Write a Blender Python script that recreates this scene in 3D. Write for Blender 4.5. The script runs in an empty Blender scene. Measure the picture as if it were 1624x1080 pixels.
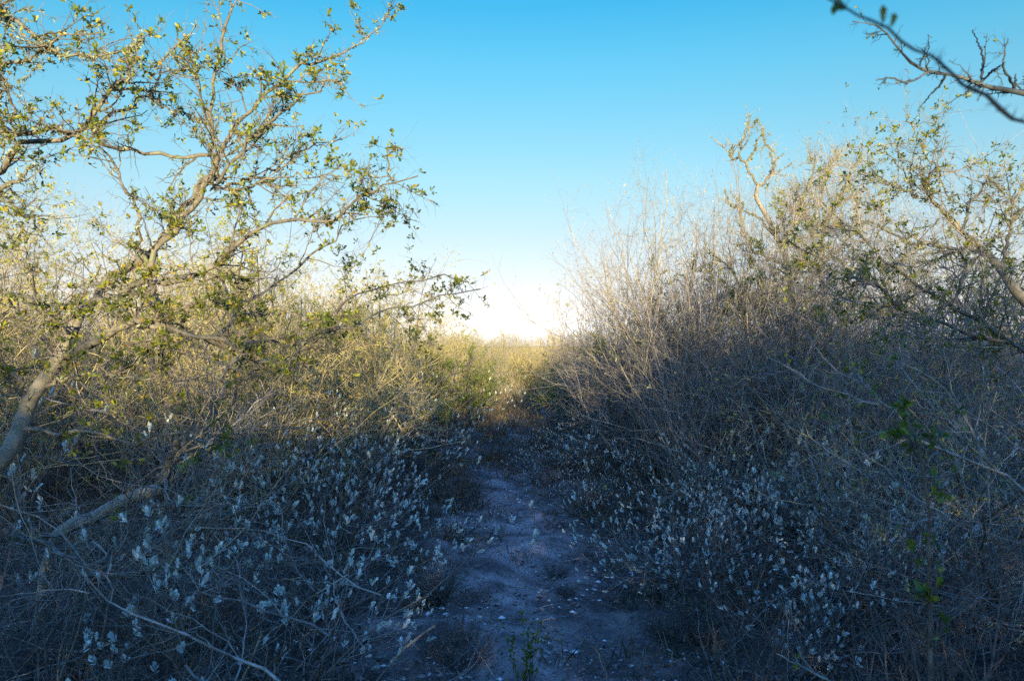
import bpy, math, random
import numpy as np
from math import radians, sin, cos, pi

SC = bpy.context.scene
COL = SC.collection
# ------------------------------------------------------------------ camera
CAM_H, FPX, HY = 1.6, 1218.0, 548.0
cam = bpy.data.objects.new('camera', bpy.data.cameras.new('camera'))
COL.objects.link(cam); SC.camera = cam
cam.location = (0, 0, CAM_H)
cam.rotation_euler = (radians(90) + math.atan((HY-540)/FPX), 0, 0)
cam.data.lens = 27; cam.data.sensor_width = 36
cam.data.clip_start = 0.05; cam.data.clip_end = 5000
cam.data.dof.use_dof = True; cam.data.dof.focus_distance = 6.0; cam.data.dof.aperture_fstop = 5.6
# ------------------------------------------------------------------ light
SUN_EL, SUN_AZ = radians(7.5), radians(3)      # behind the camera, a little to its right
sdir = np.array([sin(SUN_AZ)*cos(SUN_EL), -cos(SUN_AZ)*cos(SUN_EL), sin(SUN_EL)])
sun = bpy.data.objects.new('sun', bpy.data.lights.new('sun', 'SUN')); COL.objects.link(sun)
from mathutils import Vector
sun.rotation_euler = Vector(tuple(sdir)).to_track_quat('Z', 'Y').to_euler()
sun.data.energy = 5.0; sun.data.angle = radians(0.5); sun.data.color = (1.0, 0.85, 0.47)
W = bpy.data.worlds.new('World'); SC.world = W; W.use_nodes = True
nt = W.node_tree; nt.nodes.clear()
def N(nt, t, **k):
    n = nt.nodes.new(t)
    for a, b in k.items(): setattr(n, a, b)
    return n
sky = N(nt, 'ShaderNodeTexSky', sky_type='NISHITA', sun_disc=False, sun_elevation=SUN_EL,
        sun_rotation=math.atan2(sdir[0], sdir[1]))
tc = N(nt, 'ShaderNodeTexCoord'); sx = N(nt, 'ShaderNodeSeparateXYZ')
nt.links.new(tc.outputs['Generated'], sx.inputs[0])
rp = N(nt, 'ShaderNodeValToRGB')
RAMP_GAIN = 5.663
RAMP = [ (0.000, (0.2937, 0.3680, 0.8811)), (0.018, (0.2937, 0.3680, 0.8811)), (0.035, (0.1947, 0.2191, 0.4582)), (0.052, (0.1608, 0.1635, 0.2908)), (0.087, (0.1444, 0.1385, 0.1978)), (0.139, (0.1343, 0.1388, 0.1685)), (0.208, (0.1187, 0.1549, 0.1715)), (0.276, (0.0920, 0.1635, 0.1835)), (0.342, (0.0632, 0.1709, 0.2007)), (0.407, (0.0322, 0.1625, 0.2111)), (0.574, (0.0747, 0.2719, 0.5349)), (0.766, (0.1143, 0.3061, 0.7093)), (0.940, (0.1766, 0.3800, 0.9816)), (1.000, (0.1766, 0.3663, 1.0000)) ]
el = rp.color_ramp.elements
el[0].position = RAMP[0][0]; el[0].color = (*RAMP[0][1], 1)
el[1].position = RAMP[-1][0]; el[1].color = (*RAMP[-1][1], 1)
for p_, c_ in RAMP[1:-1]:
    e = el.new(p_); e.color = (*c_, 1)
nt.links.new(sx.outputs[2], rp.inputs[0])
m1 = N(nt, 'ShaderNodeMix', data_type='RGBA', blend_type='MULTIPLY'); m1.inputs[0].default_value = 1
nt.links.new(sky.outputs[0], m1.inputs[6]); nt.links.new(rp.outputs[0], m1.inputs[7])
vm = N(nt, 'ShaderNodeVectorMath', operation='SCALE'); vm.inputs['Scale'].default_value = RAMP_GAIN
nt.links.new(m1.outputs[2], vm.inputs[0])
bg = N(nt, 'ShaderNodeBackground'); bg.inputs[1].default_value = 0.1
wo = N(nt, 'ShaderNodeOutputWorld')
nt.links.new(vm.outputs[0], bg.inputs[0]); nt.links.new(bg.outputs[0], wo.inputs[0])
SC.view_settings.view_transform = 'Standard'; SC.view_settings.look = 'None'
SC.view_settings.exposure = 1.3; SC.view_settings.gamma = 1.0
SC.render.engine = 'CYCLES'
SC.cycles.max_bounces = 5; SC.cycles.diffuse_bounces = 2; SC.cycles.glossy_bounces = 2
SC.cycles.transmission_bounces = 2; SC.cycles.use_denoising = False; SC.cycles.sample_clamp_indirect = 1.2

# ------------------------------------------------------------------ materials
def new_mat(name):
    m = bpy.data.materials.new(name); m.use_nodes = True
    m.node_tree.nodes.clear(); return m, m.node_tree
def ramp(nt, stops, src):
    r = N(nt, 'ShaderNodeValToRGB'); e = r.color_ramp.elements
    e[0].position = stops[0][0]; e[0].color = (*stops[0][1], 1)
    e[1].position = stops[-1][0]; e[1].color = (*stops[-1][1], 1)
    for p, c in stops[1:-1]:
        x = e.new(p); x.color = (*c, 1)
    nt.links.new(src, r.inputs[0]); return r.outputs[0]
def noise(nt, scale, detail=3, coord='Object', rough=.6):
    t = N(nt, 'ShaderNodeTexCoord'); n = N(nt, 'ShaderNodeTexNoise')
    n.inputs['Scale'].default_value = scale; n.inputs['Detail'].default_value = detail
    n.inputs['Roughness'].default_value = rough
    nt.links.new(t.outputs[coord], n.inputs['Vector']); return n.outputs[0]
def mixc(nt, f, a, b, mode='MIX'):
    m = N(nt, 'ShaderNodeMix', data_type='RGBA', blend_type=mode)
    for s, v in ((m.inputs[0], f), (m.inputs[6], a), (m.inputs[7], b)):
        if hasattr(v, 'is_linked'): nt.links.new(v, s)
        else: s.default_value = v if isinstance(v, (int, float)) else (*v, 1)
    return m.outputs[2]
def wood(name, c1, c2, lichen=None, lam=.55, bump=0.0, scale=25, isl=True):
    m, nt = new_mat(name)
    col = ramp(nt, [(.3, c1), (.7, c2)], noise(nt, scale, 4))
    if isl:
        g = N(nt, 'ShaderNodeNewGeometry')
        v = ramp(nt, [(0, (.5, .5, .5)), (.5, (.95, .93, .9)), (1, (1.5, 1.4, 1.3))], g.outputs['Random Per Island'])
        col = mixc(nt, 1.0, col, v, 'MULTIPLY')
    if lichen:
        f = ramp(nt, [(lam, (0, 0, 0)), (lam+.07, (1, 1, 1))], noise(nt, 11, 5, rough=.75))
        col = mixc(nt, f, col, lichen)
    p = N(nt, 'ShaderNodeBsdfPrincipled'); p.inputs['Roughness'].default_value = .85
    p.inputs['Specular IOR Level'].default_value = .25
    nt.links.new(col, p.inputs['Base Color'])
    if bump:
        b = N(nt, 'ShaderNodeBump'); b.inputs['Strength'].default_value = bump; b.inputs['Distance'].default_value = .01
        nt.links.new(noise(nt, 60, 6, rough=.7), b.inputs['Height']); nt.links.new(b.outputs[0], p.inputs['Normal'])
    o = N(nt, 'ShaderNodeOutputMaterial'); nt.links.new(p.outputs[0], o.inputs[0]); return m
def leafmat(name, stops, trans=.3, rough=.5, spec=.4):
    m, nt = new_mat(name)
    g = N(nt, 'ShaderNodeNewGeometry')
    col = ramp(nt, stops, g.outputs['Random Per Island'])
    p = N(nt, 'ShaderNodeBsdfPrincipled'); p.inputs['Roughness'].default_value = rough
    p.inputs['Specular IOR Level'].default_value = spec
    nt.links.new(col, p.inputs['Base Color'])
    o = N(nt, 'ShaderNodeOutputMaterial')
    if trans:
        t = N(nt, 'ShaderNodeBsdfTranslucent'); nt.links.new(col, t.inputs[0])
        x = N(nt, 'ShaderNodeMixShader'); x.inputs[0].default_value = trans
        nt.links.new(p.outputs[0], x.inputs[1]); nt.links.new(t.outputs[0], x.inputs[2])
        nt.links.new(x.outputs[0], o.inputs[0])
    else: nt.links.new(p.outputs[0], o.inputs[0])
    return m
LIC = (.20, .22, .13)
M = dict(
 bark=wood('pale_bark', (.15, .13, .11), (.33, .285, .24), LIC, .62, .6, 14, False),
 limb=wood('limb_bark', (.09, .08, .07), (.25, .215, .18), LIC, .56, .8, 30, False),
 twig=wood('grey_twig', (.16, .14, .12), (.41, .36, .32), LIC, .66),
 treetwig=wood('tree_twig', (.09, .075, .065), (.25, .21, .175), LIC, .66),
 paletwig=wood('pale_dry_twig', (.16, .14, .125), (.40, .35, .31)),
 tantwig=wood('tan_twig', (.32, .25, .13), (.64, .52, .30)),
 browntwig=wood('brown_twig', (.085, .06, .05), (.21, .165, .14)),
 hazetwig=wood('haze_blue_twig', (.045, .055, .07), (.10, .115, .135)),  # close-branch bark, darkened and tinted blue to carry veiling haze in its colour
 tufttwig=wood('tuft_twig', (.055, .048, .045), (.15, .125, .11)),
 coarsetwig=wood('coarse_twig', (.24, .22, .20), (.52, .48, .44), LIC, .62),
 deadwood=wood('dead_wood', (.20, .17, .15), (.45, .40, .34), LIC, .62, .8, 18, False),
 lichen=leafmat('lichen', [(0, (.10, .11, .06)), (.5, (.22, .23, .12)), (1, (.36, .36, .22))], 0, .95, .1),
 leaf=leafmat('small_green_leaf', [(0, (.045, .075, .010)), (.5, (.15, .19, .016)), (.85, (.32, .30, .025)), (1, (.38, .22, .04))], .3, .45),
 yleaf=leafmat('yellow_green_leaf', [(0, (.16, .19, .02)), (.5, (.40, .39, .05)), (1, (.62, .50, .12))], .35, .6),
 gleaf=leafmat('bright_green_leaf', [(0, (.045, .085, .010)), (.6, (.12, .18, .02)), (1, (.25, .26, .03))], .3, .4),
 sleaf=leafmat('silver_leaf', [(0, (.34, .38, .34)), (.6, (.62, .65, .60)), (1, (.80, .80, .73))], .12, .9, .15),
 dleaf=leafmat('dry_grey_leaf', [(0, (.14, .12, .09)), (.5, (.30, .26, .20)), (1, (.46, .40, .30))], .15, .9, .15),
 grass=leafmat('dry_grass', [(0, (.07, .06, .045)), (.5, (.17, .14, .10)), (1, (.36, .28, .18))], .15, .9, .1),
 field=leafmat('tan_brush', [(0, (.13, .10, .05)), (.45, (.36, .27, .14)), (.8, (.50, .38, .20)), (.82, (.16, .18, .05)), (1, (.28, .29, .08))], .2, .9, .1),
 seed=leafmat('seed_heads', [(0, (.25, .19, .13)), (1, (.55, .46, .34))], .1, .9, .1),
 litter=leafmat('leaf_litter', [(0, (.05, .035, .025)), (.6, (.16, .115, .08)), (.93, (.28, .23, .18)), (1, (.6, .58, .52))], 0, .9, .1),
 crumb=leafmat('soil_crumb', [(0, (.05, .04, .032)), (.5, (.18, .13, .11)), (1, (.38, .30, .26))], 0, .95, .1),
 stone=leafmat('pebble', [(0, (.12, .09, .075)), (.7, (.30, .25, .22)), (1, (.88, .86, .82))], 0, .85, .3),
)

# ------------------------------------------------------------------ geometry kit
def nrm(v):
    return v / np.maximum(np.linalg.norm(v, axis=-1, keepdims=True), 1e-9)
def quad_mesh(name, V, F, mat, smooth=True):
    me = bpy.data.meshes.new(name)
    V = np.ascontiguousarray(V, dtype=np.float32); F = np.ascontiguousarray(F, dtype=np.int32)
    me.vertices.add(len(V)); me.vertices.foreach_set('co', V.ravel())
    me.loops.add(F.size); me.loops.foreach_set('vertex_index', F.ravel())
    me.polygons.add(len(F)); me.polygons.foreach_set('loop_start', np.arange(0, F.size, 4, dtype=np.int32))
    me.polygons.foreach_set('use_smooth', np.full(len(F), smooth, dtype=bool))
    me.materials.append(mat); me.update(calc_edges=True)
    return me
def tubes(sets, k=3):
    VV, FF, off = [], [], 0
    for P, R in sets:
        n, m, _ = P.shape
        if n == 0: continue
        T = np.empty_like(P); T[:, 1:-1] = P[:, 2:] - P[:, :-2]; T[:, 0] = P[:, 1]-P[:, 0]; T[:, -1] = P[:, -1]-P[:, -2]
        T = nrm(T); mean = np.abs(nrm(P[:, -1]-P[:, 0]))
        ref = np.eye(3)[np.argmin(mean, axis=1)][:, None, :]
        U = nrm(np.cross(T, ref)); Vv = np.cross(T, U)
        a = np.arange(k)*2*pi/k
        ring = P[:, :, None] + R[:, :, None, None]*(np.cos(a)[None, None, :, None]*U[:, :, None] + np.sin(a)[None, None, :, None]*Vv[:, :, None])
        idx = off + np.arange(n*m*k).reshape(n, m, k)
        nx = np.roll(idx, -1, axis=2)
        f = np.stack([idx[:, :-1], nx[:, :-1], nx[:, 1:], idx[:, 1:]], -1).reshape(-1, 4)
        VV.append(ring.reshape(-1, 3)); FF.append(f); off += n*m*k
    return np.concatenate(VV), np.concatenate(FF)
def leafgeo(pos, d, L, Wd, rng, curl=.15, nvec=None):
    n = len(pos); L = np.broadcast_to(L, n)[:, None]; Wd = np.broadcast_to(Wd, n)[:, None]
    r = rng.normal(size=(n, 3)) if nvec is None else nvec
    s = nrm(np.cross(d, r)); nn = np.cross(s, d)
    c = L*curl*rng.uniform(-.4, 1, (n, 1))
    v0 = pos; v1 = pos + .3*L*d + .28*Wd*s + .1*Wd*nn; v5 = pos + .3*L*d - .28*Wd*s + .1*Wd*nn
    v2 = pos + .74*L*d + .5*Wd*s + (.16*Wd+c*.5)*nn; v4 = pos + .74*L*d - .5*Wd*s + (.16*Wd+c*.5)*nn
    v3 = pos + L*d + c*nn
    V = np.stack([v0, v1, v2, v3, v4, v5], 1).reshape(-1, 3)
    b = np.arange(n)[:, None]*6
    F = np.concatenate([b+np.array([[0, 1, 2, 3]]), b+np.array([[0, 3, 4, 5]])], 1).reshape(-1, 4)
    return V, F
def pick(par, n, rng, t0=0, t1=1):
    P, R = par
    ln = np.linalg.norm(P[:, 1:]-P[:, :-1], axis=2).sum(1)
    i = rng.choice(len(P), n, p=ln/ln.sum()); t = rng.uniform(t0, t1, n); m = P.shape[1]
    f = t*(m-1); a = np.minimum(f.astype(int), m-2); w = (f-a)[:, None]
    pos = P[i, a]*(1-w) + P[i, a+1]*w; T = nrm(P[i, a+1]-P[i, a]); r = R[i, a]*(1-w[:, 0]) + R[i, a+1]*w[:, 0]
    return pos, T, r, t
def grow(pos, d, L, r0, npts, rng, up=0., wander=.15, zig=0., taper=.3, down=0.):
    n = len(pos); P = np.empty((n, npts, 3)); P[:, 0] = pos
    zv = nrm(np.cross(d, rng.normal(size=(n, 3)))); d = d.copy()
    for k in range(1, npts):
        d = nrm(d + np.array([0, 0, up]) + wander*rng.normal(size=(n, 3)))
        st = d + zig*((-1)**k)*zv
        P[:, k] = P[:, k-1] + st*(L/(npts-1))[:, None]
    R = r0[:, None]*np.linspace(1, taper, npts)[None]
    return P, R
def child(par, n, L, ang, rng, npts=5, t0=.2, t1=1., up=0., wander=.15, zig=0., rr=.7, rmax=.01, taper=.3, out=None):
    pos, T, r, t = pick(par, n, rng, t0, t1)
    pr = rng.normal(size=(n, 3))
    if out is not None:
        o = pos-np.array(out); o[:, 2] *= .3; pr = nrm(pr)+.8*nrm(o)
    pr = nrm(pr - (pr*T).sum(1, keepdims=True)*T)
    a = np.radians(rng.uniform(*ang, n))[:, None]
    d = nrm(np.cos(a)*T + np.sin(a)*pr)
    Ls = rng.uniform(*L, n)*(1.15-.5*t)
    r0 = np.minimum(r*rr, rmax*rng.uniform(.6, 1.1, n))
    return grow(pos, d, Ls, r0, npts, rng, up, wander, zig, taper)
def cat(*s): return [x for x in s if x is not None]
def leaves(par, n, k, L, Wr, rng, t0=.3, t1=1., up=.3, spread=1., tmix=.5, clump=0.):
    pos, T, r, t = pick(par, n if not clump else int(n*2.2), rng, t0, t1)
    if clump:
        q = pos/clump
        f = np.sin(q[:, 0]*1.3+2*np.sin(q[:, 2]))+np.sin(q[:, 1]*1.7+1.5*np.sin(q[:, 0]*.7))+np.sin(q[:, 2]*1.9+q[:, 1]*.6)+.5*rng.normal(size=len(q))
        kp = f > np.quantile(f, 1-1/2.2); pos, T = pos[kp], T[kp]
    pos = np.repeat(pos, k, 0); T = np.repeat(T, k, 0)
    pos = pos + rng.normal(size=pos.shape)*.003
    d = nrm(T*tmix + spread*nrm(rng.normal(size=pos.shape)) + np.array([0, 0, up]))
    Ls = rng.uniform(*L, len(pos))
    return leafgeo(pos, d, Ls, Ls*Wr*rng.uniform(.8, 1.2, len(pos)), rng)
def rosettes(par, n, k, L, Wr, rng, t0=.6):
    ii = rng.choice(len(par[0]), min(n, len(par[0])), replace=False)
    pos = par[0][ii, -1]; T = nrm(par[0][ii, -1]-par[0][ii, -2])
    T = nrm(T+np.array([0, 0, .9])+.3*rng.normal(size=T.shape))
    sz = rng.uniform(.6, 1.15, len(pos))
    kk = k; a = rng.uniform(0, 2*pi, len(pos))
    ref = nrm(np.cross(T, rng.normal(size=T.shape))); rf2 = np.cross(T, ref)
    Vs, Fs, off = [], [], 0
    for j in range(kk):
        ph = a + j*2.4; inc = .25+.75*(j/kk)*rng.uniform(.7, 1.1, len(pos))
        rad = np.cos(ph)[:, None]*ref + np.sin(ph)[:, None]*rf2
        d = nrm(np.cos(inc)[:, None]*T + np.sin(inc)[:, None]*rad)
        Ls = rng.uniform(*L, len(pos))*sz
        V, F = leafgeo(pos - T*.004*j, d, Ls, Ls*Wr, rng, .2, nvec=-rad+T*.3)
        Vs.append(V); Fs.append(F+off); off += len(V)
    return np.concatenate(Vs), np.concatenate(Fs)
def tufts(par, n, k, L, rng, t0=0, t1=1, hang=0.):
    pos, T, r, t = pick(par, n, rng, t0, t1)
    pos = np.repeat(pos, k, 0) + rng.normal(size=(n*k, 3))*np.repeat(r, k)[:, None]*.5
    d = nrm(rng.normal(size=pos.shape) - np.array([0, 0, hang]))
    Ls = rng.uniform(*L, len(pos))
    return leafgeo(pos, d, Ls, Ls*rng.uniform(.12, .4, len(pos)), rng, .5)

# ------------------------------------------------------------------ objects
def P(px, py, d):
    return np.array([(px-812)/FPX*d, d, CAM_H + (HY-py)/FPX*d])
def gz(x, y):
    x = np.asarray(x, float); y = np.asarray(y, float)
    h = .035*np.sin(x*1.3+.7*y)+.03*np.sin(.9*y-x*.6+1)+.015*np.sin(3.1*x+1.7*y)+.012*np.sin(4.3*y-2.2*x)
    lane = np.exp(-((x-.08-.12*np.sin(y*.35))/.75)**2)
    return (h*.8 - .06*lane + .02)*np.exp(-np.hypot(x, y)/60)
def tag(o, label=None, cat=None, group=None, kind=None):
    for k, v in (('label', label), ('category', cat), ('group', group), ('kind', kind)):
        if v: o[k] = v
    return o
def thing(name, loc, label, cat, group=None, rz=0., s=1.):
    o = bpy.data.objects.new(name, None); COL.objects.link(o)
    o.location = [float(v) for v in loc]; o.rotation_euler = (0, 0, rz)
    o.scale = (s, s, s) if not isinstance(s, tuple) else s
    o.empty_display_size = .1
    return tag(o, label, cat, group)
def add(name, me, parent=None):
    o = bpy.data.objects.new(name, me); COL.objects.link(o); o.parent = parent; return o
def place(parts, name, x, y, label, cat, group=None, rz=0., s=1., tilt=(0, 0), used={}):
    z = float(gz(x, y)) - .03
    o = thing(name, (x, y, z), label, cat, group, rz, s)
    o.rotation_euler = (tilt[0], tilt[1], rz)
    for pn, me in parts: add(pn, me, o)
    return o
def world_parts(origin, parts):      # parts built in world space -> local to the thing
    for pn, me in parts:
        co = np.empty(len(me.vertices)*3, dtype=np.float32); me.vertices.foreach_get('co', co)
        co = co.reshape(-1, 3) - np.array(origin, dtype=np.float32); me.vertices.foreach_set('co', co.ravel()); me.update()
def TM(name, sets, mat, k=3): V, F = tubes(sets, k); return quad_mesh(name, V, F, M[mat])
def LM(name, geo, mat):
    if isinstance(geo, list):
        Vs, Fs, off = [], [], 0
        for V, F in geo: Vs.append(V); Fs.append(F+off); off += len(V)
        geo = (np.concatenate(Vs), np.concatenate(Fs))
    return quad_mesh(name, geo[0], geo[1], M[mat], True)
def limb(pts, r0, r1, rng, n=18, wob=.012, knob=.12):
    """smooth Catmull-Rom limb through traced points -> one polyline set"""
    A = np.array(pts, float)
    Q = np.vstack([2*A[0]-A[1], A, 2*A[-1]-A[-2]])
    u = np.linspace(0, len(A)-1-1e-6, n); i = u.astype(int); t = (u-i)[:, None]
    p0, p1, p2, p3 = Q[i], Q[i+1], Q[i+2], Q[i+3]
    C = .5*((2*p1)+(-p0+p2)*t+(2*p0-5*p1+4*p2-p3)*t**2+(-p0+3*p1-3*p2+p3)*t**3)
    C[1:-1] += rng.normal(size=(n-2, 3))*wob*.5
    R = np.linspace(r0, r1, n)*(1+knob*rng.normal(size=n)*.5)
    return C[None], R[None]
def merge(ls, n=None):   # limbs of the same point count -> one set
    return np.concatenate([a[0] for a in ls]), np.concatenate([a[1] for a in ls])

# ------------------------------------------------------------------ species
def fan(rng, n, H, spread, r, base=.12, npts=9, up=.06, wander=.1, zig=0., ext=.6):
    a = rng.uniform(0, 2*pi, n); inc = rng.uniform(.05, 1, n)**.7*spread
    d = np.stack([np.sin(inc)*np.cos(a), np.sin(inc)*np.sin(a), np.cos(inc)], 1)
    pos = np.stack([np.cos(a), np.sin(a), 0*a], 1)*rng.uniform(0, base, n)[:, None]
    L = rng.uniform(.65, 1.0, n)*H/np.cos(inc*ext)
    return grow(pos, d, L, r*rng.uniform(.5, 1, n), npts, rng, up, wander, zig, .3)
def sp_silver(seed, H=1.1, dens=1., lz=(.022, .040), nr=120):
    g = np.random.default_rng(seed)
    s = fan(g, 11, H, radians(62), .010, .10, 8, .03, .13)
    b = child(s, int(45*dens), (.25*H, .5*H), (20, 60), g, 6, .2, 1, .04, .15, rr=.7, rmax=.006)
    c = child(b, int(190*dens), (.08, .24), (20, 65), g, 5, .2, 1, .05, .15, rr=.8, rmax=.0032)
    e = child(s, int(60*dens), (.15, .4), (25, 80), g, 5, .1, .7, .0, .2, rr=.5, rmax=.003)
    return [('stems', TM('stems', [s, b], 'browntwig', 4)), ('twigs', TM('twigs', [c, e], 'twig')),
            ('foliage', LM('foliage', rosettes(c, int(nr*.78), 7, lz, .5, g), 'sleaf'))]
def sp_bare(seed, H=3., spread=32, mat='paletwig', seeds=0, dens=1., up=.05, lich=0, leaf=0, lm='yleaf'):
    g = np.random.default_rng(seed)
    s = fan(g, 15, H, radians(spread), .010, .2, 12, up, .16)
    b = child(s, int(85*dens), (.2*H, .45*H), (20, 60), g, 9, .1, .95, .03, .14, .06, rr=.65, rmax=.008)
    c = child(b, int(520*dens), (.15, .45), (30, 80), g, 7, .1, 1, .03, .2, .28, rr=.75, rmax=.0048)
    e = child(c, int(1250*dens), (.05, .18), (25, 75), g, 4, .1, 1, .03, .15, .2, rr=.8, rmax=.0024)
    o = [('stems', TM('stems', [s, b], mat, 5)), ('twigs', TM('twigs', [c, e], mat))]
    if seeds: o.append(('seed_heads', LM('seed_heads', leaves(e, seeds, 5, (.008, .018), .7, g, .9, 1), 'seed')))
    if lich: o.append(('lichen', LM('lichen', tufts((np.concatenate([c[0]]), c[1]), lich, 7, (.012, .035), g, 0, .8), 'lichen')))
    if leaf: o.append(('foliage', LM('foliage', leaves(e, leaf, 3, (.012, .022), .45, g, .1, 1), lm)))
    return o
def sp_thorn(seed, H=2.3, spread=75, mat='twig', leaf=900, lm='yleaf', lich=250, dens=1., hang=0., lsz=(.011, .02)):
    g = np.random.default_rng(seed)
    s = fan(g, 8, H, radians(spread*.85), .022, .15, 11, .09, .17, 0., .2)
    b = child(s, int(60*dens), (.3*H, .55*H), (25, 70), g, 9, .15, 1, .02-hang, .17, .08, rr=.6, rmax=.012)
    c = child(b, int(420*dens), (.2, .55), (30, 80), g, 7, .1, 1, .02-hang, .16, .22, rr=.7, rmax=.0055)
    e = child(c, int(1700*dens), (.05, .2), (35, 90), g, 4, .05, 1, .03, .2, .35, rr=.8, rmax=.0028)
    o = [('trunk', TM('trunk', [s], 'limb', 7)), ('twigs', TM('twigs', [b, c, e], mat))]
    if leaf: o.append(('crown', LM('crown', leaves(e, leaf, 4, lsz, .45, g, .1, 1, clump=.13), lm)))
    if lich: o.append(('lichen', LM('lichen', tufts(c, lich, 8, (.012, .035), g, 0, .8), 'lichen')))
    return o
def sp_green(seed, H=1.5, lm='gleaf'):
    g = np.random.default_rng(seed)
    s = fan(g, 12, H, radians(40), .014, .2, 8, .04, .1)
    b = child(s, 110, (.25, .5), (20, 60), g, 6, .1, 1, .03, .15, rr=.6, rmax=.006)
    c = child(b, 500, (.08, .22), (20, 70), g, 4, .1, 1, .03, .2, rr=.8, rmax=.003)
    return [('stems', TM('stems', [s, b, c], 'browntwig')), ('foliage', LM('foliage', leaves(c, 3200, 4, (.02, .038), .35, g, 0, 1), lm))]
def sp_tuft(seed, H=.3, n=210, green=0, mat='grass'):
    g = np.random.default_rng(seed)
    s = fan(g, n//3, H, radians(65), .0028, .06, 5, .03, .12)
    b = child(s, n*3, (.05, .16), (15, 55), g, 4, .1, 1, .04, .15, rr=.8, rmax=.0015)
    o = [('stems', TM('stems', [s, b], 'tufttwig')), ('leaves', LM('leaves', leaves(b, n*4, 2, (.008, .02), .25, g, 0, 1), mat))]
    return o
def sp_seedling(seed, H=.38):
    g = np.random.default_rng(seed)
    s = fan(g, 13, H, radians(28), .003, .05, 7, .05, .07)
    b = child(s, 14, (.06, .16), (20, 40), g, 5, .3, 1, .08, .1, rr=.8, rmax=.0018)
    return [('stems', TM('stems', [s, b], 'browntwig')), ('leaves', LM('leaves', leaves(s, 130, 2, (.016, .028), .5, g, .2, 1, .5, .7), 'gleaf'))]

# ------------------------------------------------------------------ ground
def axis_coords(lo, hi, fine, near, grow_=1.12):
    out = list(np.arange(-near, near+1e-6, fine))
    st = fine; v = near
    while v < hi: st *= grow_; v += st; out.append(v)
    st = fine; v = -near
    while v > lo: st *= grow_; v -= st; out.insert(0, v)
    return np.array(out)
xs = axis_coords(-1500, 1500, .04, 2.6); ys = axis_coords(-1500, 1500, .05, 5.5) + 7
X, Y = np.meshgrid(xs, ys)
gr = np.random.default_rng(5)
Z = gz(X, Y)
nz_ = gr.normal(size=X.shape); am = 0
for q_ in range(4):
    Z += nz_*(.0035, .006, .009, .012)[q_]*np.exp(-np.hypot(X, Y)/20)
    nz_ = sum(np.roll(np.roll(nz_, a, 0), b_, 1) for a in (-1-q_, 0, 1+q_) for b_ in (-1-q_, 0, 1+q_))/3.0*.9
i = np.arange(X.size).reshape(X.shape)
F = np.stack([i[:-1, :-1], i[:-1, 1:], i[1:, 1:], i[1:, :-1]], -1).reshape(-1, 4)
gm, nt = new_mat('sandy_soil')
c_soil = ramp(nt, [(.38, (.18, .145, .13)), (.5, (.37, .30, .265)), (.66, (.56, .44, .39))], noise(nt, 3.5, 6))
c_litter_shade = ramp(nt, [(.35, (.03, .024, .02)), (.7, (.15, .12, .095))], noise(nt, 30, 5))  # leaf litter, darkened further so gaps under the shrubs read as deep shade
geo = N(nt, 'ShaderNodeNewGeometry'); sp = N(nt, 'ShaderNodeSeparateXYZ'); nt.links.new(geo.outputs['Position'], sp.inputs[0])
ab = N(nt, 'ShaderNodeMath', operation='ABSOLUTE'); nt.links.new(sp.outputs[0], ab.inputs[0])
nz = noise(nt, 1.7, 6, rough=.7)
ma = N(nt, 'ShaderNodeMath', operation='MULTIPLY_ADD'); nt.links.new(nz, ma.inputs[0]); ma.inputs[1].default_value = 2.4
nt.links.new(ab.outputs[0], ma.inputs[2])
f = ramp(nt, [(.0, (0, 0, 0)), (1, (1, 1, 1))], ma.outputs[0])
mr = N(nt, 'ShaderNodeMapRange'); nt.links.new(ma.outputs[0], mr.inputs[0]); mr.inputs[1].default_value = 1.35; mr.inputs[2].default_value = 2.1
c = mixc(nt, mr.outputs[0], c_soil, c_litter_shade)
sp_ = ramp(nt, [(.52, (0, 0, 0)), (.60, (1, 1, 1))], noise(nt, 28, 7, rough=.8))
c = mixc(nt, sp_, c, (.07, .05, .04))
far = N(nt, 'ShaderNodeMapRange'); nt.links.new(sp.outputs[1], far.inputs[0]); far.inputs[1].default_value = 18; far.inputs[2].default_value = 40
c = mixc(nt, far.outputs[0], c, (.30, .23, .13))
p = N(nt, 'ShaderNodeBsdfPrincipled'); p.inputs['Roughness'].default_value = .95; p.inputs['Specular IOR Level'].default_value = .1
nt.links.new(c, p.inputs['Base Color'])
b = N(nt, 'ShaderNodeBump'); b.inputs['Strength'].default_value = .9; b.inputs['Distance'].default_value = .045
nt.links.new(noise(nt, 22, 8, rough=.75), b.inputs['Height']); nt.links.new(b.outputs[0], p.inputs['Normal'])
o = N(nt, 'ShaderNodeOutputMaterial'); nt.links.new(p.outputs[0], o.inputs[0])
M['soil'] = gm
tag(add('ground', quad_mesh('ground', np.stack([X, Y, Z], -1).reshape(-1, 3), F, gm)), kind='structure')

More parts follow.
